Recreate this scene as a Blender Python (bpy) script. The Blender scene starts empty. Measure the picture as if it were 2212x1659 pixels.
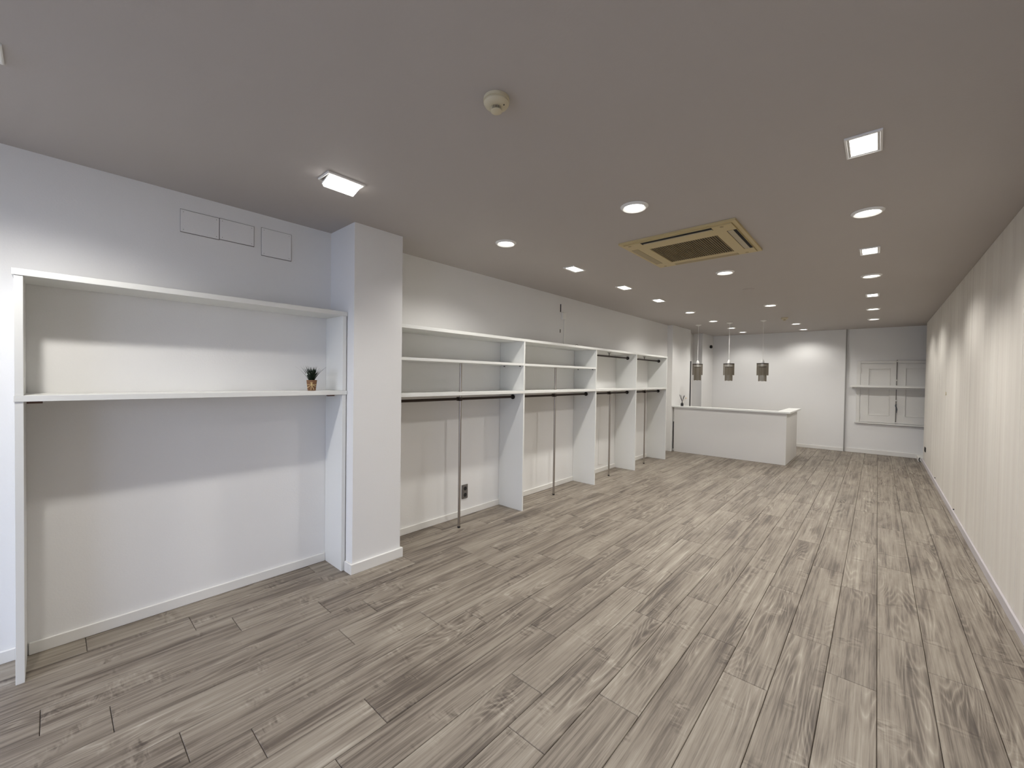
import bpy, bmesh, math, random
from mathutils import Vector, Matrix

# ------------------------------------------------------------------ camera
SC = bpy.context.scene
COL = SC.collection
F_PX, YAW, PITCH, ROLL, CAM_H = 886.56, 0.7277, -0.0161, 0.0142, 1.45
cd = bpy.data.cameras.new('camera')
cd.sensor_fit = 'HORIZONTAL'
cd.sensor_width = 36.0
cd.lens = F_PX / 2212 * 36.0
cd.clip_start = 0.05
cam = bpy.data.objects.new('camera', cd)
COL.objects.link(cam)
fw = Vector((-math.sin(YAW) * math.cos(PITCH), math.cos(YAW) * math.cos(PITCH), math.sin(PITCH)))
rt = Vector((math.cos(YAW), math.sin(YAW), 0))
up = rt.cross(fw)
r2 = rt * math.cos(ROLL) + up * math.sin(ROLL)
u2 = -rt * math.sin(ROLL) + up * math.cos(ROLL)
m = Matrix((r2, u2, -fw)).transposed().to_4x4()
m.translation = Vector((0, 0, CAM_H))
cam.matrix_world = m
SC.camera = cam

# ------------------------------------------------------------------ world / exposure
SC.view_settings.view_transform = 'Standard'
SC.view_settings.look = 'None'
SC.view_settings.gamma = 1.0
SC.view_settings.use_curve_mapping = False
SC.view_settings.exposure = 0.0
SC.cycles.max_bounces = 6
SC.cycles.diffuse_bounces = 4
SC.cycles.glossy_bounces = 2
SC.cycles.caustics_reflective = False
SC.cycles.caustics_refractive = False
LAMP_W = 12.0            # radiant power of one downlight
LAMP_COL = (1.0, 0.976, 0.930)
SKY_STRENGTH = 5.4
world = bpy.data.worlds.new('daylight')
SC.world = world
world.use_nodes = True
bg = world.node_tree.nodes['Background']
bg.inputs['Color'].default_value = (0.64, 0.74, 1.0, 1)
bg.inputs['Strength'].default_value = SKY_STRENGTH

# room dimensions (metres)
XL, XR, YB, YF, CZ = -3.205, 0.648, 11.05, -2.4, 2.552
# daylight enters by the shop window behind the camera
pl = bpy.data.lights.new('window_portal', 'AREA')
pl.shape = 'RECTANGLE'; pl.size = 3.3; pl.size_y = 2.25
pl.cycles.is_portal = True
po = bpy.data.objects.new('window_portal', pl); COL.objects.link(po)
po.location = (-1.28, YF - 0.16, 1.23); po.rotation_euler = (math.radians(90), 0, math.radians(180))

# ------------------------------------------------------------------ helpers
def lin(c):
    c /= 255.0
    return c / 12.92 if c <= 0.04045 else ((c + 0.055) / 1.055) ** 2.4
def rgb(r, g, b): return (lin(r), lin(g), lin(b), 1)

def new_mat(name):
    mt = bpy.data.materials.new(name); mt.use_nodes = True
    nt = mt.node_tree
    return mt, nt, nt.nodes['Principled BSDF']

def paint(name, col, rough=0.55, bump=0.03, scale=90, var=0.02, metallic=0.0, spec=0.5):
    """painted / plastic / metal surface with faint tonal variation and fine relief"""
    mt, nt, b = new_mat(name)
    N, L = nt.nodes.new, nt.links.new
    tc = N('ShaderNodeTexCoord')
    n1 = N('ShaderNodeTexNoise'); n1.inputs['Scale'].default_value = 2.3; n1.inputs['Detail'].default_value = 3
    L(tc.outputs['Object'], n1.inputs['Vector'])
    mr = N('ShaderNodeMapRange'); mr.inputs['To Min'].default_value = 1 - var; mr.inputs['To Max'].default_value = 1 + var
    L(n1.outputs['Fac'], mr.inputs['Value'])
    hs = N('ShaderNodeHueSaturation'); hs.inputs['Color'].default_value = col
    L(mr.outputs['Result'], hs.inputs['Value'])
    L(hs.outputs['Color'], b.inputs['Base Color'])
    b.inputs['Roughness'].default_value = rough
    b.inputs['Metallic'].default_value = metallic
    b.inputs['Specular IOR Level'].default_value = spec
    if bump > 0:
        n2 = N('ShaderNodeTexNoise'); n2.inputs['Scale'].default_value = scale; n2.inputs['Detail'].default_value = 2
        L(tc.outputs['Object'], n2.inputs['Vector'])
        bp = N('ShaderNodeBump'); bp.inputs['Strength'].default_value = bump; bp.inputs['Distance'].default_value = 0.01
        L(n2.outputs['Fac'], bp.inputs['Height']); L(bp.outputs['Normal'], b.inputs['Normal'])
    return mt

M = {}
M['wall'] = paint('wall_paint', rgb(230, 229, 227), 0.6, 0.05, 120, 0.015)
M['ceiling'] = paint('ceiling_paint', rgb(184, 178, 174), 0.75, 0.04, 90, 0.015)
M['trim'] = paint('skirting_paint', rgb(226, 224, 219), 0.4, 0.02, 60, 0.01)
M['melamine'] = paint('white_melamine', rgb(226, 226, 222), 0.38, 0.012, 240, 0.012)
M['counter'] = paint('counter_laminate', rgb(222, 220, 216), 0.42, 0.012, 200, 0.012)
M['oldpaint'] = paint('shutter_paint', rgb(222, 220, 215), 0.5, 0.05, 60, 0.03)
M['steel'] = paint('brushed_steel', rgb(170, 163, 155), 0.34, 0.0, 50, 0.02, 1.0)
M['bronze'] = paint('dark_rail_metal', rgb(62, 52, 47), 0.4, 0.0, 50, 0.03, 0.7)
M['black'] = paint('black_plastic', rgb(22, 21, 22), 0.5, 0.0, 50, 0.02)
M['void'] = paint('dark_hollow', rgb(20, 18, 17), 0.9, 0.0, 50, 0.02)
M['frame_grey'] = paint('grey_socket_frame', rgb(120, 116, 112), 0.35, 0.0, 50, 0.02, 0.5)
M['white_plastic'] = paint('white_plastic', rgb(236, 235, 231), 0.45, 0.0, 50, 0.01)
M['cream_plastic'] = paint('aged_cream_plastic', rgb(206, 196, 168), 0.5, 0.01, 80, 0.03)
M['tan_plastic'] = paint('yellowed_plastic', rgb(196, 178, 132), 0.5, 0.02, 60, 0.03)
M['tan_dark'] = paint('yellowed_flap', rgb(160, 142, 104), 0.5, 0.02, 60, 0.03)
M['grille'] = paint('grille_plastic', rgb(132, 114, 80), 0.6, 0.0, 60, 0.03)
M['flap_pale'] = paint('pale_flap', rgb(176, 164, 136), 0.45, 0.0, 60, 0.03)
M['brown'] = paint('brown_bracket', rgb(92, 62, 52), 0.5, 0.0, 60, 0.05)
M['chain'] = paint('smoked_chain_metal', rgb(140, 131, 117), 0.45, 0.0, 60, 0.05, 0.25)
M['chain_ring'] = paint('dark_ring_metal', rgb(58, 52, 46), 0.4, 0.0, 60, 0.05, 0.6)
M['kraft'] = paint('kraft_paper', rgb(126, 92, 64), 0.8, 0.1, 120, 0.08)
M['raffia'] = paint('raffia', rgb(214, 190, 140), 0.7, 0.05, 150, 0.06)
M['leaf'] = paint('leaf_green', rgb(24, 46, 24), 0.45, 0.0, 60, 0.12)
M['leafpale'] = paint('leaf_white_bud', rgb(225, 228, 220), 0.6, 0.0, 60, 0.03)
M['soil'] = paint('soil', rgb(26, 22, 18), 0.95, 0.2, 200, 0.1)
M['reed'] = paint('dark_reed', rgb(48, 42, 38), 0.7, 0.0, 60, 0.05)
M['petal'] = paint('pale_petal', rgb(222, 200, 170), 0.8, 0.0, 60, 0.05)
M['subfloor'] = paint('dark_underlay', rgb(52, 45, 40), 0.9, 0.0, 60, 0.05)
M['cable'] = paint('grey_cable', rgb(96, 92, 88), 0.5, 0.0, 60, 0.03)
M['handle'] = paint('blue_grey_handle', rgb(90, 94, 102), 0.4, 0.0, 60, 0.03, 0.4)
M['step_shade'] = paint('grey_step_shade', rgb(150, 147, 143), 0.6, 0.0, 60, 0.02)  # darker grey holds the shadow of the wall step
M['grey_trim'] = paint('pale_grey_skirting', rgb(196, 191, 194), 0.45, 0.0, 60, 0.01)
M['asphalt'] = paint('pavement', rgb(140, 138, 134), 0.9, 0.1, 40, 0.06)

def emit(name, col, s):
    mt, nt, b = new_mat(name)
    b.inputs['Base Color'].default_value = (0.8, 0.8, 0.8, 1)
    b.inputs['Emission Color'].default_value = (*col, 1)
    b.inputs['Emission Strength'].default_value = s
    return mt
M['lens'] = emit('lamp_lens', (1.0, 0.98, 0.95), 9.0)
M['lens'].cycles.emission_sampling = 'NONE'

mt, nt, b = new_mat('shop_glass')
nt.nodes.remove(b)
tr = nt.nodes.new('ShaderNodeBsdfTransparent'); gl = nt.nodes.new('ShaderNodeBsdfGlossy'); gl.inputs['Roughness'].default_value = 0.02
mx = nt.nodes.new('ShaderNodeMixShader'); mx.inputs['Fac'].default_value = 0.06
nt.links.new(tr.outputs[0], mx.inputs[1]); nt.links.new(gl.outputs[0], mx.inputs[2])
nt.links.new(mx.outputs[0], nt.nodes['Material Output'].inputs['Surface'])
M['glass'] = mt

def wood_material():
    mt, nt, b = new_mat('grey_oak_laminate')
    N, L = nt.nodes.new, nt.links.new
    tc = N('ShaderNodeTexCoord'); oi = N('ShaderNodeObjectInfo')
    off = N('ShaderNodeVectorMath'); off.operation = 'SCALE'; off.inputs[0].default_value = (37.0, 91.0, 53.0)
    L(oi.outputs['Random'], off.inputs['Scale'])
    base = N('ShaderNodeVectorMath'); base.operation = 'ADD'
    L(tc.outputs['Object'], base.inputs[0]); L(off.outputs[0], base.inputs[1])
    def sc(v):
        s = N('ShaderNodeVectorMath'); s.operation = 'MULTIPLY'; s.inputs[1].default_value = v
        L(base.outputs[0], s.inputs[0]); return s.outputs[0]
    def noise(v, detail=2.0, rough=0.5, dist=0.0):
        n = N('ShaderNodeTexNoise'); n.inputs['Scale'].default_value = 1.0
        n.inputs['Detail'].default_value = detail; n.inputs['Roughness'].default_value = rough
        n.inputs['Distortion'].default_value = dist
        L(sc(v), n.inputs['Vector']); return n.outputs['Fac']
    def math_(op, a, c, clamp=False):
        q = N('ShaderNodeMath'); q.operation = op; q.use_clamp = clamp
        for i, v in enumerate((a, c)):
            if v is None: continue
            if isinstance(v, (int, float)): q.inputs[i].default_value = v
            else: L(v, q.inputs[i])
        return q.outputs[0]
    def ramp(v, stops):
        r = N('ShaderNodeValToRGB'); e = r.color_ramp.elements
        while len(e) < len(stops): e.new(0.5)
        for i, (p, c) in enumerate(stops): e[i].position = p; e[i].color = c if len(c) == 4 else (*c, 1)
        L(v, r.inputs['Fac']); return r.outputs['Color']
    blot = noise((10, 1.7, 1), 4, 0.55, 0.5)         # cloudy dark figure
    streak = noise((58, 1.1, 1), 4, 0.6, 0.2)        # long soft streaks
    fine = noise((300, 6, 1), 3, 0.65)               # pores
    field = noise((9.0, 0.8, 1), 1.0, 0.4, 0.3)      # growth-ring field
    rings = math_('POWER', math_('ABSOLUTE', math_('SINE', math_('MULTIPLY', field, 62.0), None), None), 0.6)
    ringmask = ramp(noise((6, 1.3, 3), 1, 0.5), [(0.49, (0, 0, 0)), (0.60, (1, 1, 1))])
    cross = noise((15, 42, 1), 2, 0.5, 0.9)          # short figure across the grain
    crossmask = ramp(noise((7, 6, 5), 1, 0.5), [(0.56, (0, 0, 0)), (0.70, (1, 1, 1))])
    v = math_('ADD', math_('MULTIPLY', blot, 0.54), math_('MULTIPLY', streak, 0.64))
    v = math_('SUBTRACT', v, 0.05)
    v = math_('ADD', v, math_('MULTIPLY', math_('SUBTRACT', fine, 0.5), 0.38))
    v = math_('ADD', v, math_('MULTIPLY', math_('MULTIPLY', math_('SUBTRACT', 0.72, rings), 0.20), ringmask))
    v = math_('ADD', v, math_('MULTIPLY', math_('MULTIPLY', math_('SUBTRACT', cross, 0.5), 0.6), crossmask))
    v = math_('ADD', v, math_('MULTIPLY', math_('SUBTRACT', oi.outputs['Random'], 0.5), 0.08))
    col = ramp(v, [(0.28, rgb(66, 57, 50)), (0.42, rgb(98, 88, 78)), (0.53, rgb(127, 117, 105)),
                   (0.68, rgb(148, 139, 126)), (0.88, rgb(178, 170, 158))])
    L(col, b.inputs['Base Color'])
    rr = N('ShaderNodeMapRange'); rr.inputs['To Min'].default_value = 0.42; rr.inputs['To Max'].default_value = 0.58
    L(fine, rr.inputs['Value']); L(rr.outputs[0], b.inputs['Roughness'])
    bp = N('ShaderNodeBump'); bp.inputs['Strength'].default_value = 0.12; bp.inputs['Distance'].default_value = 0.002
    L(v, bp.inputs['Height']); L(bp.outputs['Normal'], b.inputs['Normal'])
    return mt
M['wood'] = wood_material()

def board_material():
    mt, nt, b = new_mat('whitewashed_board')
    N, L = nt.nodes.new, nt.links.new
    tc = N('ShaderNodeTexCoord'); oi = N('ShaderNodeObjectInfo')
    mp = N('ShaderNodeMapping'); mp.inputs['Scale'].default_value = (1, 9, 0.3)
    L(tc.outputs['Object'], mp.inputs['Vector'])
    ad = N('ShaderNodeVectorMath'); ad.operation = 'ADD'
    s = N('ShaderNodeVectorMath'); s.operation = 'SCALE'; s.inputs[0].default_value = (11, 70, 3)
    L(oi.outputs['Random'], s.inputs['Scale']); L(mp.outputs[0], ad.inputs[0]); L(s.outputs[0], ad.inputs[1])
    n = N('ShaderNodeTexNoise'); n.inputs['Scale'].default_value = 1; n.inputs['Detail'].default_value = 4
    L(ad.outputs[0], n.inputs['Vector'])
    r = N('ShaderNodeValToRGB'); e = r.color_ramp.elements
    e[0].position = 0.25; e[0].color = rgb(213, 207, 199); e[1].position = 0.7; e[1].color = rgb(226, 222, 214)
    L(n.outputs['Fac'], r.inputs['Fac'])
    mr = N('ShaderNodeMapRange'); mr.inputs['To Min'].default_value = 0.975; mr.inputs['To Max'].default_value = 1.015
    L(oi.outputs['Random'], mr.inputs['Value'])
    hs = N('ShaderNodeHueSaturation'); L(r.outputs['Color'], hs.inputs['Color']); L(mr.outputs[0], hs.inputs['Value'])
    L(hs.outputs['Color'], b.inputs['Base Color']); b.inputs['Roughness'].default_value = 0.6
    return mt
M['board'] = board_material()

# ---- mesh building
def bx(bm, x0, x1, y0, y1, z0, z1):
    vs = [bm.verts.new((x, y, z)) for x in (x0, x1) for y in (y0, y1) for z in (z0, z1)]
    for f in ((0, 1, 3, 2), (4, 6, 7, 5), (0, 4, 5, 1), (2, 3, 7, 6), (0, 2, 6, 4), (1, 5, 7, 3)):
        bm.faces.new([vs[i] for i in f])
    return vs
def box(x0, x1, y0, y1, z0, z1, bev=0.0, seg=1):
    bm = bmesh.new(); bx(bm, x0, x1, y0, y1, z0, z1)
    if bev: bmesh.ops.bevel(bm, geom=bm.edges[:], offset=bev, segments=seg, affect='EDGES', profile=0.5)
    return bm
def tube(bm, pts, r, n=12, cap=True):
    """pipe along points; r is a number or a list of radii"""
    rings = []
    pts = [Vector(p) for p in pts]
    for i, p in enumerate(pts):
        d = (pts[min(i + 1, len(pts) - 1)] - pts[max(i - 1, 0)]).normalized()
        a = d.orthogonal().normalized() if i == 0 else (pa - d * pa.dot(d)).normalized()
        pa = a; c = d.cross(a)
        rad = r[i] if isinstance(r, (list, tuple)) else r
        rings.append([bm.verts.new(p + (a * math.cos(t) + c * math.sin(t)) * rad) for t in (2 * math.pi * k / n for k in range(n))])
    for A, B in zip(rings, rings[1:]):
        for k in range(n): bm.faces.new((A[k], A[(k + 1) % n], B[(k + 1) % n], B[k]))
    if cap:
        bm.faces.new(rings[0][::-1]); bm.faces.new(rings[-1])
    return bm
def lathe(prof, n=32, cx=0, cy=0, bm=None):
    """closed solid of revolution about z; prof = [(r, z)...] from one axis point to the other"""
    bm = bm or bmesh.new(); rings = []
    for r, z in prof:
        if r < 1e-6: rings.append([bm.verts.new((cx, cy, z))])
        else: rings.append([bm.verts.new((cx + r * math.cos(2 * math.pi * k / n), cy + r * math.sin(2 * math.pi * k / n), z)) for k in range(n)])
    for A, B in zip(rings, rings[1:]):
        for k in range(n):
            k2 = (k + 1) % n
            if len(A) == 1 and len(B) == 1: continue
            if len(A) == 1: bm.faces.new((A[0], B[k], B[k2]))
            elif len(B) == 1: bm.faces.new((A[k], B[0], A[k2]))
            else: bm.faces.new((A[k], B[k], B[k2], A[k2]))
    return bm
def fin(bm, name, mat, smooth=False):
    bmesh.ops.recalc_face_normals(bm, faces=bm.faces[:])
    me = bpy.data.meshes.new(name); bm.to_mesh(me); bm.free()
    me.materials.append(M[mat])
    if smooth:
        me.shade_smooth(); me.set_sharp_from_angle(angle=math.radians(35))
    return me
def obj(name, bm, mat, parent=None, smooth=False, loc=None, label=None):
    """one mesh object; geometry in world coordinates, kept there under its parent"""
    me = fin(bm, name, mat, smooth) if isinstance(bm, bmesh.types.BMesh) else bm
    o = bpy.data.objects.new(name, me); COL.objects.link(o)
    if loc is not None: o.location = loc
    if parent is not None:
        o.parent = parent; o.matrix_parent_inverse = Matrix.Translation(-ORG[parent.name])
    else: ORG[name] = Vector((0, 0, 0))
    ORG[o.name] = ORG[parent.name] if parent is not None else Vector(loc or (0, 0, 0))
    if parent is not None and parent.parent is not None: o.matrix_parent_inverse = Matrix.Identity(4)
    if label: o['label'] = label
    return o
ORG = {}
def thing(name, loc, label, cat, group=None):
    e = bpy.data.objects.new(name, None); COL.objects.link(e)
    e.location = loc; e.empty_display_size = 0.05
    ORG[e.name] = Vector(loc)
    return tag(e, label, cat, group)
def tag(o, label, cat, group=None):
    o['label'] = label; o['category'] = cat
    if group: o['group'] = group
    return o
def struct(name, bm, mat, label=None, parent=None):
    o = obj(name, bm, mat, parent)
    o['kind'] = 'structure'
    if label: o['label'] = label
    return o
def stuff(o): o['kind'] = 'stuff'; return o
def copy_tree(root, loc, rotz=None):
    r = root.copy(); COL.objects.link(r); r.location = loc
    if rotz is not None: r.rotation_euler.z = rotz
    for ch in root.children:
        c = ch.copy(); COL.objects.link(c); c.parent = r
        for g in ch.children:
            d = g.copy(); COL.objects.link(d); d.parent = c
    return r

# ------------------------------------------------------------------ room shell
T = 0.2
struct('wall_left', box(XL - T, XL, YF - T, 9.37, 0, CZ), 'wall', 'white painted left wall behind the shelving')
struct('wall_left', box(XL - T, XL - 0.02, 10.205, YB + 0.25, 0, CZ), 'wall')
PX = -3.10   # face of the two shallow piers next to the counter
struct('wall_pier', box(XL - 0.01, PX, 8.33, 9.38, 0, CZ), 'wall', 'shallow white pier where the counter meets the left wall')
struct('wall_pier', box(XL - 0.13, PX, 10.2, YB + 0.02, 0, CZ), 'wall', 'shallow white pier in the corner beside the back wall')
struct('wall_pillar', box(XL - 0.01, -2.832, 1.455, 1.855, 0, CZ), 'wall', 'white square pillar between the two shelving units')
struct('wall_back', box(XL - T, -0.51, YB, YB + T, 0, CZ), 'wall', 'white back wall behind the counter')
YB2 = YB + 0.035
struct('wall_back', box(-0.51, 1.6, YB2, YB2 + T, 0, CZ), 'wall', 'grey-looking back wall section with the shutters')
struct('step_shade_strip', box(-0.512, -0.494, YB - 0.006, YB2 + 0.01, 0.0, CZ), 'step_shade', 'vertical grey strip painting the shadow of the step in the back wall')  # shadow along the step edge, painted as a darker grey strip
struct('wall_alcove', box(1.4, 1.6, 10.4, YB2, 0, CZ), 'wall')
struct('wall_alcove', box(XR + 0.12, 1.4, 10.4, 10.5, 0, CZ), 'wall')
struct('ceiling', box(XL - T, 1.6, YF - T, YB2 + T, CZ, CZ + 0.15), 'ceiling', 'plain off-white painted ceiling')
# front wall with shop window (behind the camera)
wf = struct('wall_front', box(XL - T, -2.93, YF - T, YF, 0, CZ), 'wall')
struct('wall_front', box(0.37, 1.6, YF - T, YF, 0, CZ), 'wall')
struct('wall_front', box(-2.93, 0.37, YF - T, YF, 2.36, CZ), 'wall')
struct('wall_front', box(-2.93, 0.37, YF - T, YF, -0.02, 0.10), 'wall')
w2 = struct('window_2', box(-2.93, -2.87, YF - 0.12, YF - 0.06, 0.10, 2.36), 'frame_grey', 'shop window frame')
for x0, x1, z0, z1 in ((0.31, 0.37, 0.1, 2.36), (-2.87, 0.31, 2.30, 2.36), (-2.87, 0.31, 0.10, 0.16), (-1.31, -1.25, 0.16, 2.30)):
    obj('window_frame', box(x0, x1, YF - 0.12, YF - 0.06, z0, z1), 'frame_grey', w2)
for x0, x1 in ((-2.87, -1.31), (-1.25, 0.31)):
    obj('pane', box(x0, x1, YF - 0.095, YF - 0.087, 0.16, 2.30), 'glass', w2)
struct('pavement', box(-9, 7, -12, YF - T, -0.2, -0.04), 'asphalt', 'pavement outside the shop window')

# floor of grey oak laminate planks, laid along the room
fl = struct('floor', box(XL - T, 1.6, YF - T, YB2 + T, -0.12, -0.012), 'subfloor', 'grey-brown oak laminate floor')
PW, PLEN, X0 = 0.191, 1.165, 0.028
JOINT = {-17: .12, -16: .54, -15: .71, -14: 1.13, -13: .165, -12: 1.085, -11: .34, -10: .54, -9: .93, -8: 1.875, -7: 1.495,
         -6: 2.425, -5: 1.675, -4: 2.475, -3: 2.225, -2: 2.83, -1: 2.575, 0: 3.185, 1: 2.925, 2: 3.3, 3: 2.6, 4: 3.0, 5: 2.2, 6: 2.7, 7: 2.4}
GAP, BEV = 0.0010, 0.0020
def plank_mesh(w, l):
    # box with a chamfered upper rim; origin in the middle of the top
    a, c = w / 2 - GAP, l / 2 - GAP
    bm = bmesh.new(); lev = []
    for i, z in ((0, -0.011), (0, -BEV), (BEV, 0)):
        lev.append([bm.verts.new((sx * (a - i), sy * (c - i), z)) for sx, sy in ((-1, -1), (1, -1), (1, 1), (-1, 1))])
    bm.faces.new(lev[0][::-1]); bm.faces.new(lev[2])
    for A, B in zip(lev, lev[1:]):
        for k in range(4): bm.faces.new((A[k], A[(k + 1) % 4], B[(k + 1) % 4], B[k]))
    return fin(bm, 'plank', 'wood')
PMESH = {}
for r in range(-17, 4):
    x0, x1 = max(X0 + r * PW, XL), min(X0 + (r + 1) * PW, XR + 0.02)
    y = JOINT[r] - math.ceil((JOINT[r] - YF) / PLEN) * PLEN
    while y < YB2:
        y0, y1 = max(y, YF), min(y + PLEN, YB2); y += PLEN
        if y1 - y0 < 0.02: continue
        key = (round(x1 - x0, 3), round(y1 - y0, 3))
        if key not in PMESH: PMESH[key] = plank_mesh(*key)
        obj('plank', PMESH[key], None, fl, loc=((x0 + x1) / 2, (y0 + y1) / 2, 0))
for r in range(4, 8):   # hidden strip behind the boarded wall by the shutters
    x0, x1 = X0 + r * PW, X0 + (r + 1) * PW
    key = (round(PW, 3), 0.9)
    if key not in PMESH: PMESH[key] = plank_mesh(*key)
    obj('plank', PMESH[key], None, fl, loc=((x0 + x1) / 2, 10.63, 0))

# right wall clad with whitewashed vertical boards
wr = struct('wall_right', box(XR + 0.009, XR + 0.12, YF, 10.62, 0, CZ), 'subfloor', 'right wall of whitewashed vertical boards')
marks = [3.69, 3.9, 4.225, 4.573, 4.86, 5.115, 5.374, 5.744, 6.05, 6.37, 6.66, 6.95, 7.226, 7.56, 7.9, 8.292, 8.6, 8.92, 9.215, 9.52, 9.85, 10.2, 10.62]
rnd = random.Random(4)
yy = 3.69
while yy > YF:
    yy -= rnd.uniform(0.26, 0.36); marks.insert(0, max(yy, YF))
for a, c in zip(marks, marks[1:]):
    if c - a < 0.01: continue
    d = rnd.uniform(-0.0006, 0.0006)
    obj('board', box(XR + d, XR + 0.0092, a + 0.0032, c - 0.0032, 0.0, CZ - 0.002, 0.001), 'board', wr)
struct('baseboard_right', box(XR - 0.014, XR - 0.0005, YF, 10.60, 0, 0.07, 0.003), 'grey_trim', 'low pale grey skirting along the boarded wall')
struct('baseboard_right', box(XR - 0.06, XR + 0.04, 10.635, YB2 - 0.016, 0, 0.075, 0.004), 'trim', 'white skirting block in the far right corner')

# skirtings
BH, BT = 0.062, 0.014
def skirt(name, x0, x1, y0, y1, label=None, h=BH): struct(name, box(x0, x1, y0, y1, 0, h, 0.0025), 'trim', label)
skirt('baseboard_left', XL, XL + BT, YF, -0.122, 'white skirting left of the first shelving unit')
skirt('baseboard_left', XL, XL + BT, -0.08, 1.418, 'white skirting inside the first shelving unit')
DIVY = (3.39, 4.91, 6.15, 7.40)   # front edges of the dividers of the long unit
DT = 0.022
prev = 1.856
for dy in DIVY:
    skirt('baseboard_left', XL, XL + BT, prev + 0.002, dy - 0.002, 'white skirting inside a bay of the long unit')
    prev = dy + DT
skirt('baseboard_left', XL, XL + BT, prev + 0.002, 8.33)
skirt('baseboard_pillar', -2.832, -2.832 + 0.018, 1.437, 1.873, 'white skirting around the square pillar', 0.075)
skirt('baseboard_pillar', -2.918, -2.832, 1.437, 1.455, None, 0.075)
skirt('baseboard_pillar', -2.845, -2.832, 1.855, 1.873, None, 0.075)
skirt('baseboard_back', PX, -0.512, YB - 0.014, YB, 'white skirting along the back wall', 0.07)
skirt('baseboard_back', -0.49, 1.4, YB2 - 0.016, YB2, 'white skirting under the shutters', 0.085)
skirt('baseboard_pier', PX, PX + 0.012, 10.2, YB - 0.015)
# recess between the piers with a narrow dark door edge
struct('wall_recess', box(XL - T, XL - 0.105, 9.37, 10.205, 0, CZ), 'wall')
dr = struct('door_1', box(XL - 0.106, XL - 0.075, 9.42, 10.015, 0.005, 1.89, 0.002), 'black', 'dark door edge in the recess behind the counter')

# ------------------------------------------------------------------ near shelving unit
UX0, UX1 = XL + 0.002, -2.925          # wall side, front
UY0, UY1 = -0.115, 1.4475
u = thing('shelving_unit', (UX0, 0.66, 0), 'white open shelving unit with one long shelf, left of the square pillar', 'shelving unit')
obj('top_board', box(UX0, UX1, UY0 - 0.004, UY1 + 0.005, 1.884, 1.914, 0.0012), 'melamine', u)
obj('shelf', box(UX0, UX1 + 0.001, UY0, UY1 + 0.004, 1.306, 1.335, 0.0012), 'melamine', u)
for a, c in ((UY0 + 0.002, UY0 + 0.030), (UY1 - 0.028, UY1)):
    obj('side_panel', box(UX0, UX1 - 0.004, a, c, 0, 1.3055, 0.0012), 'melamine', u)
    obj('side_panel', box(UX0, UX1 - 0.004, a, c, 1.3355, 1.8835, 0.0012), 'melamine', u)
for yb in (1.345, -0.078):
    obj('shelf_bracket', box(UX1 - 0.10, UX1 - 0.075, yb, yb + 0.05, 1.293, 1.3058, 0.001), 'brown', u, label='small brown bracket under the shelf')

# ------------------------------------------------------------------ long hanging unit
LX0, LX1 = XL + 0.002, -2.852
TOPZ, UPZ, LOZ = 1.866, 1.602, 1.306   # upper faces
BT_ = 0.028
L = thing('wardrobe_unit', (LX0, 4.6, 0), 'long white open wardrobe unit with four bays, rails and steel poles', 'wardrobe')
Y0 = 1.857
YE = DIVY[-1] + DT
obj('top_board', box(LX0, LX1 + 0.004, Y0, YE + 0.004, TOPZ - BT_, TOPZ, 0.0012), 'melamine', L)
obj('long_shelf', box(LX0, LX1 + 0.003, Y0, YE + 0.001, LOZ - BT_, LOZ, 0.0012), 'melamine', L)
prev = Y0
for i, dy in enumerate(DIVY):
    obj('divider', box(LX0, LX1, dy, dy + DT, 0, LOZ - BT_ - 0.0004, 0.0012), 'melamine', L)
    obj('divider', box(LX0, LX1, dy, dy + DT, LOZ + 0.0004, TOPZ - BT_ - 0.0004, 0.0012), 'melamine', L)
    if i < 2:
        obj('upper_shelf', box(LX0, LX1 - 0.003, prev + 0.0005, dy - 0.0005, UPZ - 0.024, UPZ, 0.0012), 'melamine', L)
        for sx in (LX0 + 0.07, LX1 - 0.05):
            obj('shelf_pin', box(sx - 0.006, sx + 0.006, dy - 0.012, dy, UPZ - 0.034, UPZ - 0.0245), 'black', L)
    prev = dy + DT
RX = -3.0
bays = [(Y0, DIVY[0])] + [(a + DT, c) for a, c in zip(DIVY, DIVY[1:])]
def rail(y0, y1, z):
    rl = obj('clothes_rail', tube(bmesh.new(), [(RX, y0 + 0.004, z), (RX, y1 - 0.004, z)], 0.0125, 14), 'bronze', L, True)
    for a, c in ((y0, y0 + 0.012), (y1 - 0.012, y1)):
        fb = tube(bmesh.new(), [(RX, a + 0.0002, z), (RX, c - 0.0002, z)], 0.026, 18)
        obj('flange', fb, 'black', rl, True)
    return rl
POLEY = (2.60, 4.142, 5.54, 6.775)
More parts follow.
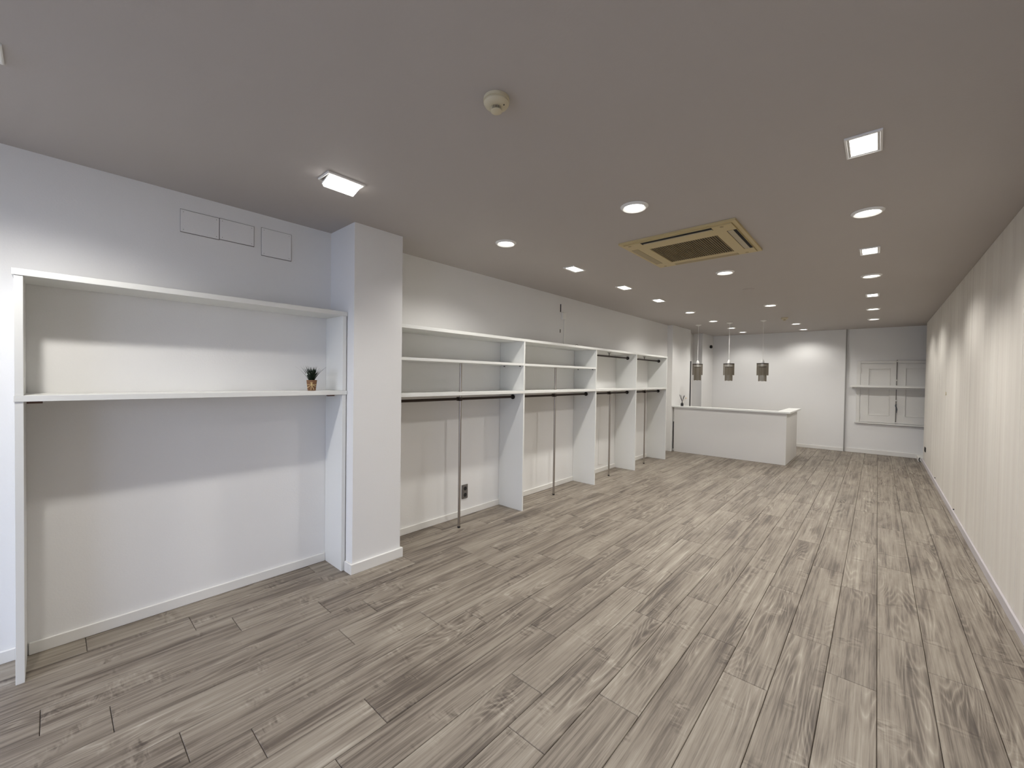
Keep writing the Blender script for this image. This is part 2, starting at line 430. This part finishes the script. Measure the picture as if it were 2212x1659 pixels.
for i, (a, c) in enumerate(bays):
    rail(a, c, 1.236)
    if i > 1:
        rl = rail(a, c, 1.783)
        hk = bmesh.new(); yc = POLEY[i]
        for s in (-0.010, 0.010):
            tube(hk, [(RX, yc + s, TOPZ - BT_ - 0.006), (RX, yc + s, 1.77)], 0.0035, 8)
        bx(hk, RX - 0.012, RX + 0.012, yc - 0.03, yc + 0.03, TOPZ - BT_ - 0.006, TOPZ - BT_ - 0.0005)
        obj('rail_hanger', hk, 'bronze', L, label='small double hook holding the upper rail')
    PXx = RX + 0.004
    def pole(z0, z1): return obj('pole', tube(bmesh.new(), [(PXx + 0.022, POLEY[i], z0), (PXx + 0.022, POLEY[i], z1)], 0.0125, 16), 'steel', L, True)
    p = pole(0.012, LOZ - BT_ - 0.0005)
    obj('foot_cap', tube(bmesh.new(), [(PXx + 0.022, POLEY[i], 0.0003), (PXx + 0.022, POLEY[i], 0.016)], 0.0142, 16), 'black', p, True)
    obj('rail_clamp', box(RX - 0.018, PXx + 0.036, POLEY[i] - 0.016, POLEY[i] + 0.016, 1.218, 1.254, 0.004), 'bronze', p)
    if i < 2:
        p = pole(LOZ + 0.0005, UPZ - 0.0245)
        obj('foot_collar', tube(bmesh.new(), [(PXx + 0.022, POLEY[i], LOZ + 0.0005), (PXx + 0.022, POLEY[i], LOZ + 0.010)], 0.0155, 16), 'steel', p, True)

# ------------------------------------------------------------------ counter
c = thing('reception_counter', (-2.1, 9.0, 0), 'white L-shaped reception counter with thin overhanging top', 'counter')
CY, CXR = 8.40, -1.155
obj('front_panel', box(-3.068, CXR, CY, CY + 0.09, 0, 0.895, 0.002), 'counter', c)
obj('return_panel', box(CXR - 0.09, CXR - 0.0005, CY + 0.0905, 9.64, 0, 0.895, 0.002), 'counter', c)
obj('gap_shade_strip', box(PX + 0.014, -3.0685, CY + 0.004, CY + 0.05, 0.05, 0.60), 'black', c, label='black strip painting the shade of the gap between counter and pier')  # black colour stands in for the shade inside the open gap
tb = bmesh.new()
ol = [(PX + 0.002, CY - 0.045), (CXR + 0.055, CY - 0.045), (CXR + 0.055, 9.68), (CXR - 0.145, 9.68), (CXR - 0.145, CY + 0.125), (PX + 0.002, CY + 0.125)]
lo = [tb.verts.new((x, y, 0.8955)) for x, y in ol]; hi = [tb.verts.new((x, y, 0.924)) for x, y in ol]
tb.faces.new(lo[::-1]); tb.faces.new(hi)
for k in range(6): tb.faces.new((lo[k], lo[(k + 1) % 6], hi[(k + 1) % 6], hi[k]))
bmesh.ops.bevel(tb, geom=tb.edges[:], offset=0.003, segments=2, affect='EDGES')
obj('counter_top', tb, 'melamine', c)

# reed diffuser on the counter
DZ = 0.924
d = thing('reed_diffuser', (-2.925, CY + 0.03, DZ), 'small black reed diffuser with dark sticks on the counter end', 'diffuser')
dx, dy = d.location.x, d.location.y
obj('bottle', lathe([(0, DZ + .0003), (.024, DZ + .0003), (.026, DZ + .004), (.026, DZ + .050), (.022, DZ + .056), (.011, DZ + .058), (.011, DZ + .070), (0, DZ + .070)], 24, dx, dy), 'black', d, True)
for ax, ay, h in ((-.052, -.01, .225), (-.034, .012, .215), (.036, .006, .215), (.046, -.014, .205), (.022, .02, .19)):
    obj('reed', tube(bmesh.new(), [(dx - ax * .2, dy - ay * .2, DZ + .058), (dx + ax, dy + ay, DZ + h)], 0.0042, 8), 'reed', d)
fb = bmesh.new()
tube(fb, [(dx, dy, DZ + .058), (dx + .066, dy + .01, DZ + .165)], 0.002, 6)
for k in range(9):
    t = k * 2.4; rr = 0.012 + 0.004 * (k % 3)
    q = Vector((dx + .07 + rr * math.cos(t), dy + .01 + rr * .5 * math.sin(t), DZ + .165 + rr * 1.5 * math.sin(t * 1.3)))
    tube(fb, [(dx + .068, dy + .01, DZ + .16), q * .5 + Vector((dx + .068, dy + .01, DZ + .16)) * .5, q], [0.001, 0.009, 0.002], 7)
obj('dried_flower', fb, 'petal', d, label='pale dried flower')

# ------------------------------------------------------------------ pendant lamps over the counter
def make_pendant():
    P = thing('pendant_lamp', (0, 0, 0), '', 'pendant lamp', 'chain pendants over the counter')
    H = CZ
    obj('ceiling_rose', lathe([(0, H - .0005), (.055, H - .0005), (.055, H - .006), (.02, H - .022), (.006, H - .03), (0, H - .03)], 24), 'white_plastic', P, True)
    obj('cord', tube(bmesh.new(), [(0, 0, H - .028), (0, 0, 1.84)], 0.0035, 8), 'white_plastic', P, True)
    obj('lamp_holder', lathe([(0, 1.85), (.006, 1.85), (.012, 1.836), (.026, 1.812), (.028, 1.79), (.028, 1.775), (0, 1.775)], 20), 'white_plastic', P, True)
    for nm, R, zt, zb, n in (('outer', .092, 1.772, 1.552, 62), ('inner', .064, 1.712, 1.445, 46)):
        rg = bmesh.new()
        N_ = 40
        prof = [(R + .003, zt), (R + .003, zt - .014), (R - .004, zt - .014), (R - .004, zt)]
        ring = [[rg.verts.new((r_ * math.cos(2 * math.pi * k / N_), r_ * math.sin(2 * math.pi * k / N_), z_)) for r_, z_ in prof] for k in range(N_)]
        for k in range(N_):
            for q in range(4):
                rg.faces.new((ring[k][q], ring[k][(q + 1) % 4], ring[(k + 1) % N_][(q + 1) % 4], ring[(k + 1) % N_][q]))
        for a in range(3):   # spokes carrying the ring
            t = a * 2 * math.pi / 3 + .3
            tube(rg, [(.02 * math.cos(t), .02 * math.sin(t), zt - .004), (R * math.cos(t), R * math.sin(t), zt - .004)], .002, 6)
        ro = obj('shade_ring', rg, 'chain_ring', P, True)
        ch = bmesh.new()
        for k in range(n):
            t = 2 * math.pi * k / n; dzz = .003 * math.sin(k * 7.1)
            tube(ch, [(R * math.cos(t), R * math.sin(t), zt - .010), (R * math.cos(t), R * math.sin(t), zb + dzz)], .0021, 5)
        f_ = obj('chain_fringe', ch, 'chain', ro)
        stuff(f_)
    st = tube(bmesh.new(), [(0, 0, 1.776), (0, 0, 1.70)], .02, 14)
    obj('socket', st, 'white_plastic', P, True)
    return P
pp = make_pendant()
PEND = [(-2.70, 'grey chain-fringe pendant lamp over the counter end by the left wall'),
        (-2.13, 'middle one of the three grey chain-fringe pendant lamps'),
        (-1.57, 'grey chain-fringe pendant lamp nearest the open end of the counter')]
for i, (x, lb) in enumerate(PEND):
    o = pp if i == 0 else copy_tree(pp, (x, 8.61, 0))
    o.location = (x, 8.61, 0); o['label'] = lb

# ------------------------------------------------------------------ recessed downlights
def spot(parent, wide, power=1.0, tilt=0.0):
    ld = bpy.data.lights.new('downlight_beam', 'SPOT')
    ld.energy = LAMP_W * 4 * power; ld.color = LAMP_COL
    ld.spot_size = math.radians(146 if wide else 120); ld.spot_blend = 0.65 if wide else 0.9; ld.shadow_soft_size = 0.04
    lo_ = bpy.data.objects.new('downlight_beam', ld); COL.objects.link(lo_)
    lo_.parent = parent; lo_.location = (0, 0, -0.035); lo_.rotation_euler.y = tilt
    return lo_
def ring_bm(ro, ri, z0, z1, n=40, bev=.004):
    bm = bmesh.new()
    prof = [(ro, z1), (ro, -.003), (ro - bev, z0), (ri + bev, z0), (ri, -.004), (ri, z1)]
    R_ = [[bm.verts.new((r * math.cos(2 * math.pi * k / n), r * math.sin(2 * math.pi * k / n), z)) for r, z in prof] for k in range(n)]
    for k in range(n):
        for q in range(len(prof)):
            q2 = (q + 1) % len(prof)
            bm.faces.new((R_[k][q], R_[k][q2], R_[(k + 1) % n][q2], R_[(k + 1) % n][q]))
    return bm
def frame_bm(ax, ay, w, z0, z1, bev=.004):
    bm = bmesh.new()
    lv = []
    for dx_, z in ((0, z1), (0, z0 + .003), (bev, z0), (w - bev, z0), (w, z0 + .006), (w, z1)):
        lv.append([bm.verts.new((sx * (ax - dx_), sy * (ay - dx_), z)) for sx, sy in ((-1, -1), (1, -1), (1, 1), (-1, 1))])
    for i in range(len(lv)):
        A, B = lv[i], lv[(i + 1) % len(lv)]
        for k in range(4): bm.faces.new((A[k], A[(k + 1) % 4], B[(k + 1) % 4], B[k]))
    return bm
def make_round():
    P = thing('round_downlight', (0, 0, 0), '', 'downlight')
    obj('trim_ring', ring_bm(.086, .058, -.014, -.0005, 40, .012), 'white_plastic', P, True)
    obj('lens', lathe([(0, -.0005), (.0575, -.0005), (.0575, -.006), (0, -.006)], 32), 'lens', P, True)
    return P
def make_rect(tilt=0.0):
    P = thing('rectangular_downlight', (0, 0, 0), '', 'downlight')
    obj('frame', frame_bm(.066, .108, .012, -.010, -.0005), 'white_plastic', P)
    bm = bmesh.new()
    if tilt:
        bx(bm, -.048, .048, -.088, .088, -.034, -.020)
        bmesh.ops.bevel(bm, geom=bm.edges[:], offset=.003, affect='EDGES')
        bmesh.ops.rotate(bm, verts=bm.verts[:], cent=(0, 0, -.027), matrix=Matrix.Rotation(tilt, 3, 'Y'))
        l_ = obj('lens', bm, 'lens', P)
        bm = bmesh.new(); bx(bm, -.05, .05, -.092, .092, -.019, -.010)
        bmesh.ops.rotate(bm, verts=bm.verts[:], cent=(0, 0, -.027), matrix=Matrix.Rotation(tilt, 3, 'Y'))
        obj('lamp_body', bm, 'white_plastic', P)
    else:
        obj('inner_frame', frame_bm(.0535, .0955, .008, -.007, -.0005, .002), 'white_plastic', P)
        bx(bm, -.045, .045, -.087, .087, -.0065, -.0005)
        obj('lens', bm, 'lens', P)
    return P
ORD = ['nearest', 'second nearest', 'third nearest', 'fourth nearest', 'fifth nearest', 'sixth nearest', 'seventh nearest', 'eighth nearest', 'ninth nearest', 'tenth nearest']
ROWS = [('in the row above the shelving', -2.30, [(-.217, 'r'), (1.104, 't'), (2.482, 'o'), (3.503, 'r'), (4.589, 'r'), (5.623, 'r'), (6.90, 'o'), (8.17, 'o'), (9.45, 'o'), (10.39, 'o')]),
        ('in the short middle row beside the ceiling cassette', -1.185, [(2.481, 'o'), (4.567, 'o'), (6.937, 'o'), (9.432, 'o'), (10.522, 'o')]),
        ('in the row along the boarded right wall', -0.072, [(2.50, 'r'), (3.509, 'o'), (4.549, 'r'), (5.619, 'o'), (6.872, 'r'), (8.162, 'o'), (9.478, 'o')])]
ROWS.append(('near the right wall behind the viewer', -0.072, [(-1.4, 'o'), (-.1, 'r'), (1.2, 'r')]))
ROWS.append(('near the shop window', -2.30, [(-1.5, 'o')]))
protos = {}; BEAMS = []
for rname, x, ls in ROWS:
    k = 0
    for y, kind in ls:
        if kind not in protos:
            protos[kind] = make_round() if kind == 'o' else make_rect(math.radians(-16) if kind == 't' else 0)
            o = protos[kind]
        else: o = copy_tree(protos[kind], (0, 0, 0))
        o.location = (x, y, CZ)
        what = {'o': 'round', 'r': 'rectangular', 't': 'tilted rectangular'}[kind]
        o['label'] = 'lit %s recessed downlight, %s lamp %s' % (what, ORD[k], rname)
        o['group'] = 'recessed ceiling downlights'
        pw = 0.78 if kind == 'o' else 1.05
        if y > 10: pw = 0.46          # the two lamps close to the back wall are dimmer
        elif y > 9: pw = 0.66
        if y < 2 and x > -1: pw = 0.5   # lamps over the entrance side
        if y == -.217: pw = 1.2
        BEAMS.append((o, kind == 'o' or y == -.217, pw, math.radians(-9) if kind == 't' else 0.0))
        k += 1

for beam in BEAMS: spot(*beam)

# ------------------------------------------------------------------ ceiling cassette air conditioner
A = thing('air_conditioner', (-1.17, 3.51, CZ), 'yellowed ceiling cassette air conditioner with dark centre grille', 'air conditioner')
ax, ay = -1.17, 3.51
def rect_frame(x0, x1, y0, y1, holes, z0, z1):
    """flat slab split into cells, with rectangular holes left open"""
    xs = sorted({x0, x1, *[h[0] for h in holes], *[h[1] for h in holes]}); ys = sorted({y0, y1, *[h[2] for h in holes], *[h[3] for h in holes]})
    bm = bmesh.new(); V = {}
    def v(i, j, z):
        if (i, j, z) not in V: V[(i, j, z)] = bm.verts.new((xs[i], ys[j], z))
        return V[(i, j, z)]
    solid = lambda i, j: 0 <= i < len(xs) - 1 and 0 <= j < len(ys) - 1 and not any(h[0] <= (xs[i] + xs[i + 1]) / 2 <= h[1] and h[2] <= (ys[j] + ys[j + 1]) / 2 <= h[3] for h in holes)
    for i in range(len(xs) - 1):
        for j in range(len(ys) - 1):
            if not solid(i, j): continue
            for z in (z0, z1): bm.faces.new((v(i, j, z), v(i + 1, j, z), v(i + 1, j + 1, z), v(i, j + 1, z)))
            for (di, dj, a, c_) in ((-1, 0, (i, j), (i, j + 1)), (1, 0, (i + 1, j), (i + 1, j + 1)), (0, -1, (i, j), (i + 1, j)), (0, 1, (i, j + 1), (i + 1, j + 1))):
                if not solid(i + di, j + dj): bm.faces.new((v(*a, z0), v(*c_, z0), v(*c_, z1), v(*a, z1)))
    return bm
x0, x1, y0, y1 = -1.602, -0.742, 3.078, 3.948
slots = [(-1.435, -0.905, 3.111, 3.172), (-1.435, -0.905, 3.856, 3.914), (-1.570, -1.512, 3.245, 3.78), (-0.838, -0.774, 3.245, 3.78)]
grille = (-1.435, -0.915, 3.30, 3.79)
obj('outer_frame', rect_frame(x0, x1, y0, y1, [(x0 + .028, x1 - .028, y0 + .030, y1 - .028)], CZ - .016, CZ - .0005), 'tan_plastic', A)
obj('face_panel', rect_frame(x0 + .031, x1 - .031, y0 + .0325, y1 - .031, slots + [grille], CZ - .024, CZ - .004), 'tan_plastic', A)
obj('cavity', box(x0 + .03, x1 - .03, y0 + .032, y1 - .03, CZ - .0035, CZ - .0006), 'void', A, label='dark inside of the unit')
for i, (a, b_, c_, d_) in enumerate(slots):
    obj('air_slot', box(a + .0005, b_ - .0005, c_ + .0005, d_ - .0005, CZ - .0222, CZ - .005), 'void', A, label='black air outlet slot')
    if i == 0: q = (a + .010, b_ - .004, c_ + .042, d_ - .002)
    elif i == 1: q = (a + .002, b_ - .002, c_ + .002, d_ - .002)
    elif i == 2: q = (a + .002, b_ - .002, c_ + .002, d_ - .002)
    else: q = (a + .005, b_ - .022, c_ + .004, d_ - .004)
    obj('louvre_flap', box(*q, CZ - .0245, CZ - .0224), 'flap_pale' if i in (0, 3) else 'tan_dark', A)
obj('grille_recess', box(grille[0] + .0005, grille[1] - .0005, grille[2] + .0005, grille[3] - .0005, CZ - .0185, CZ - .0005 - .004), 'void', A, label='dark space behind the intake grille')
n = 30
for k in range(n):
    xx = grille[0] + .009 + (grille[1] - grille[0] - .018) * k / (n - 1)
    obj('grille_slat', box(xx - .0035, xx + .0035, grille[2] + .001, grille[3] - .001, CZ - .0235, CZ - .0187), 'grille', A)
for sx in (x0 + .07, x1 - .10):
    for sy in (y0 + .06, y1 - .06):
        obj('corner_latch', lathe([(0, CZ - .0241), (.012, CZ - .0241), (.012, CZ - .0255), (0, CZ - .0255)], 16, sx, sy), 'tan_dark', A)

# ------------------------------------------------------------------ smoke detectors and blank cover
def smoke(x, y, label):
    S = thing('smoke_detector', (x, y, CZ), label, 'smoke detector', 'ceiling smoke detectors')
    z = CZ
    obj('base', lathe([(0, z - 0.00032), (.051, z - 0.00032), (.052, z - 0.01280), (.047, z - 0.01440), (.047, z - 0.01560), (0, z - 0.01560)], 40, x, y), 'cream_plastic', S, True)
    obj('body', lathe([(0, z - 0.01568), (.049, z - 0.01568), (.050, z - 0.02080), (.045, z - 0.02880), (.032, z - 0.03440), (.022, z - 0.03600), (0, z - 0.03600)], 40, x, y), 'cream_plastic', S, True)
    obj('sensor_chamber', lathe([(0, z - 0.03616), (.019, z - 0.03616), (.019, z - 0.04800), (0, z - 0.04800)], 28, x, y), 'void', S, True)
    ribs = bmesh.new()
    for k in range(22):
        t = 2 * math.pi * k / 22
        c_, s_ = math.cos(t), math.sin(t)
        tube(ribs, [(x + .0212 * c_, y + .0212 * s_, z - 0.03616), (x + .0212 * c_, y + .0212 * s_, z - 0.04816)], .0016, 5)
    stuff(obj('vent_ribs', ribs, 'cream_plastic', S))
    obj('cap', lathe([(0, z - 0.04824), (.0225, z - 0.04824), (.0225, z - 0.05120), (.016, z - 0.05520), (0, z - 0.05600)], 28, x, y), 'cream_plastic', S, True)
    obj('indicator', lathe([(0, z - 0.03200), (.0025, z - 0.03200), (.0025, z - 0.03560), (0, z - 0.03560)], 10, x + .033, y + .008), 'black', S)
smoke(-1.150, 1.175, 'cream smoke detector on the ceiling close to the viewer')
smoke(-1.226, 8.445, 'small distant smoke detector on the ceiling above the counter')
tag(obj('ceiling_cover', lathe([(0, CZ - .0004), (.062, CZ - .0004), (.062, CZ - .004), (.056, CZ - .007), (0, CZ - .008)], 36, -1.186, 5.595), 'ceiling', smooth=True), 'flat round blank cover on the ceiling behind the air conditioner', 'cover plate')

# ------------------------------------------------------------------ things on the left wall
def plate(y0, y1, z0, z1, label):
    P = thing('access_cover', (XL, (y0 + y1) / 2, z0), label, 'cover plate', 'blank covers high on the left wall')
    obj('backing', box(XL + .0003, XL + .0028, y0 - .0008, y1 + .003, z0 - .003, z1 + .003), 'frame_grey', P, label='thin dark joint around the plate')
    obj('plate', box(XL + .003, XL + .008, y0, y1, z0, z1, .0015), 'wall', P)
    for yy in (y0 + .014, y1 - .014):
        for zz in (z0 + .014, z1 - .014):
            obj('screw', tube(bmesh.new(), [(XL + .0081, yy, zz), (XL + .0088, yy, zz)], .002, 8), 'frame_grey', P)
plate(0.527, 0.7235, 2.315, 2.450, 'white blank cover plate on the left wall, farthest from the pillar')
plate(0.7275, 0.922, 2.319, 2.452, 'white blank cover plate, middle of three above the near shelving')
plate(0.969, 1.160, 2.272, 2.460, 'taller white blank cover plate nearest the pillar')
tag(obj('bay_cover', box(XL + .0003, XL + .006, 5.625, 5.725, .115, .665, .0012), 'wall'), 'narrow upright white cover plate on the wall in the third bay', 'cover plate')

S = thing('power_socket', (XL, 2.872, .18), 'grey double socket with black inserts above the skirting of the first bay', 'socket')
obj('frame', box(XL + .0003, XL + .011, 2.832, 2.912, .178, .324, .004, 2), 'frame_grey', S)
for z0 in (.187, .2535):
    ins = obj('insert', box(XL + .0112, XL + .0135, 2.843, 2.901, z0, z0 + .060, .001), 'frame_grey', S)
    zc = z0 + .03
    obj('well', tube(bmesh.new(), [(XL + .0137, 2.872, zc), (XL + .0146, 2.872, zc)], .0205, 22), 'black', S)
S = thing('junction_box', (XL, 4.61, 2.24), 'white junction box and cable trunking on the wall above the long unit', 'junction box')
obj('upper_box', box(XL + .0003, XL + .014, 4.555, 4.632, 2.340, 2.442, .002), 'wall', S)
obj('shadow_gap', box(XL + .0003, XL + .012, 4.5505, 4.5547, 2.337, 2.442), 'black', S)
obj('lower_box', box(XL + .0003, XL + .028, 4.578, 4.655, 2.243, 2.333, .002), 'white_plastic', S)
obj('trunking', box(XL + .0003, XL + .012, 4.636, 4.656, TOPZ + .002, 2.2425, .001), 'white_plastic', S)
tag(obj('wall_hook', box(XL + .0003, XL + .012, 4.546, 4.552, 2.06, 2.105, .001), 'frame_grey'), 'tiny grey metal clip on the wall beside the cable trunking', 'clip')
pts = [(-3.10 + .03 * math.sin(k * .5), 4.64 + .032 * k, TOPZ + .004 + .040 * math.sin(math.pi * min(1, k / 9.0)) ** 1.3) for k in range(10)] + [(-3.08, 5.0, TOPZ + .004)]
tag(obj('loose_cable', tube(bmesh.new(), pts, .0035, 8), 'cable', smooth=True), 'grey cable end curling up on top of the long unit', 'cable')
S = thing('wall_sensor', (PX, 10.72, 2.25), 'small dark dome sensor high on the corner pier', 'sensor')
obj('mount', box(PX + .0003, PX + .012, 10.70, 10.76, 2.235, 2.305, .003), 'white_plastic', S)
obj('dome', lathe([(0, 2.225), (.026, 2.235), (.034, 2.262), (.030, 2.29), (.016, 2.305), (0, 2.306)], 20, PX + .042, 10.73), 'black', S, True)

# right wall bits
S = thing('wall_socket', (XR, 10.13, .29), 'small black socket low on the far end of the boarded wall', 'socket')
obj('plate', box(XR - .012, XR - .001, 10.06, 10.20, .255, .335, .002), 'black', S)
obj('insert', box(XR - .0155, XR - .0125, 10.09, 10.17, .268, .322, .002), 'black', S)
tag(obj('cable_stub', tube(bmesh.new(), [(XR - .03, 10.60, .006), (XR - .05, 10.61, .03), (XR - .05, 10.60, .060), (XR - .04, 10.612, .080)], .007, 8), 'black', smooth=True), 'black cable stub on the floor in the far right corner', 'cable')
for yq, zq in ((8.43, .095), (6.49, .090)):
    tag(obj('wall_pin', tube(bmesh.new(), [(XR - .0012, yq, zq), (XR - .012, yq, zq)], .006, 8), 'black'), 'tiny dark plug just above the right skirting, %s' % ('farther one' if yq > 8 else 'nearer one'), 'plug')
tag(obj('wall_button', tube(bmesh.new(), [(XR - .0012, 7.50, 1.324), (XR - .006, 7.50, 1.324)], .022, 16), 'cream_plastic', smooth=True), 'small round plug at mid height on the boarded wall', 'cover')

# ------------------------------------------------------------------ shuttered window on the back wall
W = struct('window_1', box(-.325, -.265, YB2 - .030, YB2 - .0005, .640, 1.885, .003), 'oldpaint', 'closed white wooden shutters of the back window')
for a in ((.88, .94, .640, 1.885), (-.265, .88, 1.835, 1.885)):
    obj('window_frame', box(a[0], a[1], YB2 - .030, YB2 - .0005, a[2], a[3], .003), 'oldpaint', W)
obj('window_sill', box(-.345, .96, YB2 - .045, YB2 - .0005, .612, .640, .004), 'oldpaint', W)
for sx0, sx1 in ((-.262, .272), (.282, .878)):
    z0, z1 = .648, 1.830
    sw = .085
    sh = obj('shutter', rect_frame(sx0, sx1, 0, 1, [(sx0 + sw + .03, sx1 - sw, .12, .92)], 0, 1), 'oldpaint', W)
    # rebuild the leaf upright: x stays, slab y -> z, slab z -> depth
    for v in sh.data.vertices:
        x_, y_, z_ = v.co
        v.co = (x_, YB2 - .001 - .026 * z_, z0 + (z1 - z0) * y_)
    pz0, pz1 = z0 + (z1 - z0) * .12, z0 + (z1 - z0) * .92
    px0, px1 = sx0 + sw + .03, sx1 - sw
    obj('shutter_panel', box(px0 - .002, px1 + .002, YB2 - .013, YB2 - .001, pz0, pz1), 'oldpaint', W)
    ml = 0.014
    for (a, b_, c_, d_) in ((px0, px0 + ml, pz0, pz1), (px1 - ml, px1, pz0, pz1), (px0 + ml, px1 - ml, pz0, pz0 + ml), (px0 + ml, px1 - ml, pz1 - ml, pz1)):
        obj('moulding', box(a, b_, YB2 - .033, YB2 - .0135, c_, d_, .004), 'oldpaint', W)
    for zz in (.76, 1.22, 1.70):
        hx = sx0 - .004 if sx0 < 0 else sx1 + .004
        obj('hinge', tube(bmesh.new(), [(hx, YB2 - .036, zz - .045), (hx, YB2 - .036, zz + .045)], .008, 10), 'oldpaint', W)
bolt = obj('bolt_rod', tube(bmesh.new(), [(.277, YB2 - .036, .63), (.277, YB2 - .036, 1.90)], .0065, 10), 'frame_grey', W)
for zz in (.66, 1.10, 1.50, 1.87):
    obj('bolt_guide', box(.262, .292, YB2 - .046, YB2 - .027, zz - .012, zz + .012, .003), 'oldpaint', W)
obj('bolt_handle', tube(bmesh.new(), [(.277, YB2 - .048, 1.02), (.272, YB2 - .075, 1.00), (.290, YB2 - .08, .93), (.284, YB2 - .07, .86)], [.012, .011, .009, .006], 10), 'handle', W, label='dark blue-grey bolt handle')

S = thing('wall_shelf', (.1, YB2, 1.35), 'thin white board shelf crossing the closed shutters', 'shelf')
obj('board', box(-.42, .90, YB2 - .22, YB2 - .050, 1.352, 1.378, .002), 'trim', S)
obj('batten', box(-.40, .90, YB2 - .0495, YB2 - .048, 1.32, 1.40), 'trim', S)
obj('bracket', box(-.385, -.36, YB2 - .16, YB2 - .001, 1.325, 1.3515, .002), 'trim', S)

# ------------------------------------------------------------------ potted plant on the near shelf
PZ = 1.335
px, py = -3.02, 1.238
P = thing('potted_plant', (px, py, PZ), 'small green spiky plant in a brown paper pot with a raffia bow', 'plant')
obj('pot', lathe([(0, PZ + .0003), (.025, PZ + .0003), (.0265, PZ + .004), (.0345, PZ + .076), (.0325, PZ + .076), (.0315, PZ + .068), (0, PZ + .068)], 32, px, py), 'kraft', P, True)
obj('soil', lathe([(0, PZ + .0685), (.0312, PZ + .0685), (.02, PZ + .074), (0, PZ + .076)], 20, px, py), 'soil', P, True)
# direction of the pot that faces the room
fx, fy = math.cos(-.42), math.sin(-.42)
tx, ty = -fy, fx
bw = bmesh.new()
zt = PZ + .044; rr_ = .0322
loop = [(px + rr_ * math.cos(t), py + rr_ * math.sin(t), zt) for t in (2 * math.pi * k / 28 for k in range(29))]
tube(bw, loop, .0015, 6)
knot = Vector((px + fx * .034, py + fy * .034, zt))
def pt(a, h, o=.001): return knot + Vector((tx * a + fx * o, ty * a + fy * o, h))
for a, h in ((-.030, -.026), (-.004, -.041), (.016, -.038), (.026, -.012)):
    sl = -.10 * -h
    tube(bw, [pt(0, 0), pt(a * .5, h * .5, -.001), pt(a, h, -.004)], [.0014, .0019, .0012], 6)
for s in (-1, 1):
    tube(bw, [pt(0, 0), pt(.007 * s, .012, .004), pt(.003 * s, .018, .005), pt(0, .002, .002)], .0014, 6)
obj('raffia_bow', bw, 'raffia', P)
rl = random.Random(11)
def blade(ang, lean, ln, wd):
    bm = bmesh.new(); n = 6; rows = []
    dv = Vector((math.cos(ang), math.sin(ang), 0)); sv = Vector((-dv.y, dv.x, 0))
    b0 = Vector((px, py, PZ + .068)) + dv * rl.uniform(.002, .020)
    for i in range(n + 1):
        t = i / n
        p_ = b0 + dv * (ln * lean * (t + .5 * t * t) * .7) + Vector((0, 0, ln * (t - .22 * lean * t * t)))
        w_ = wd * (1 - t ** 1.6) * (.7 + .5 * math.sin(math.pi * min(t + .15, 1)))
        nv = dv * -.3 * w_
        rows.append((bm.verts.new(p_ - sv * w_), bm.verts.new(p_ + nv + Vector((0, 0, -.0005))), bm.verts.new(p_ + sv * w_)))
    for A_, B_ in zip(rows, rows[1:]):
        for k in (0, 1): bm.faces.new((A_[k], A_[k + 1], B_[k + 1], B_[k]))
    me_geom = bm.faces[:]
    bmesh.ops.solidify(bm, geom=me_geom, thickness=.0006)
    return bm
for k in range(40):
    obj('leaf', blade(k * 2.399 + rl.uniform(-.2, .2), rl.uniform(.10, .72), rl.uniform(.088, .122), rl.uniform(.0048, .0070)), 'leaf', P)
for k, (a, h) in enumerate(((-.016, .120), (-.006, .128), (-.030, .118))):
    q = Vector((px, py, PZ)) + Vector((tx * a + fx * .012, ty * a + fy * .012, h))
    bd = lathe([(0, -.008), (.005, -.005), (.0065, 0), (.004, .006), (0, .009)], 10)
    bmesh.ops.translate(bd, verts=bd.verts[:], vec=q)
    obj('bud', bd, 'leafpale', P, True, label='small white bud')
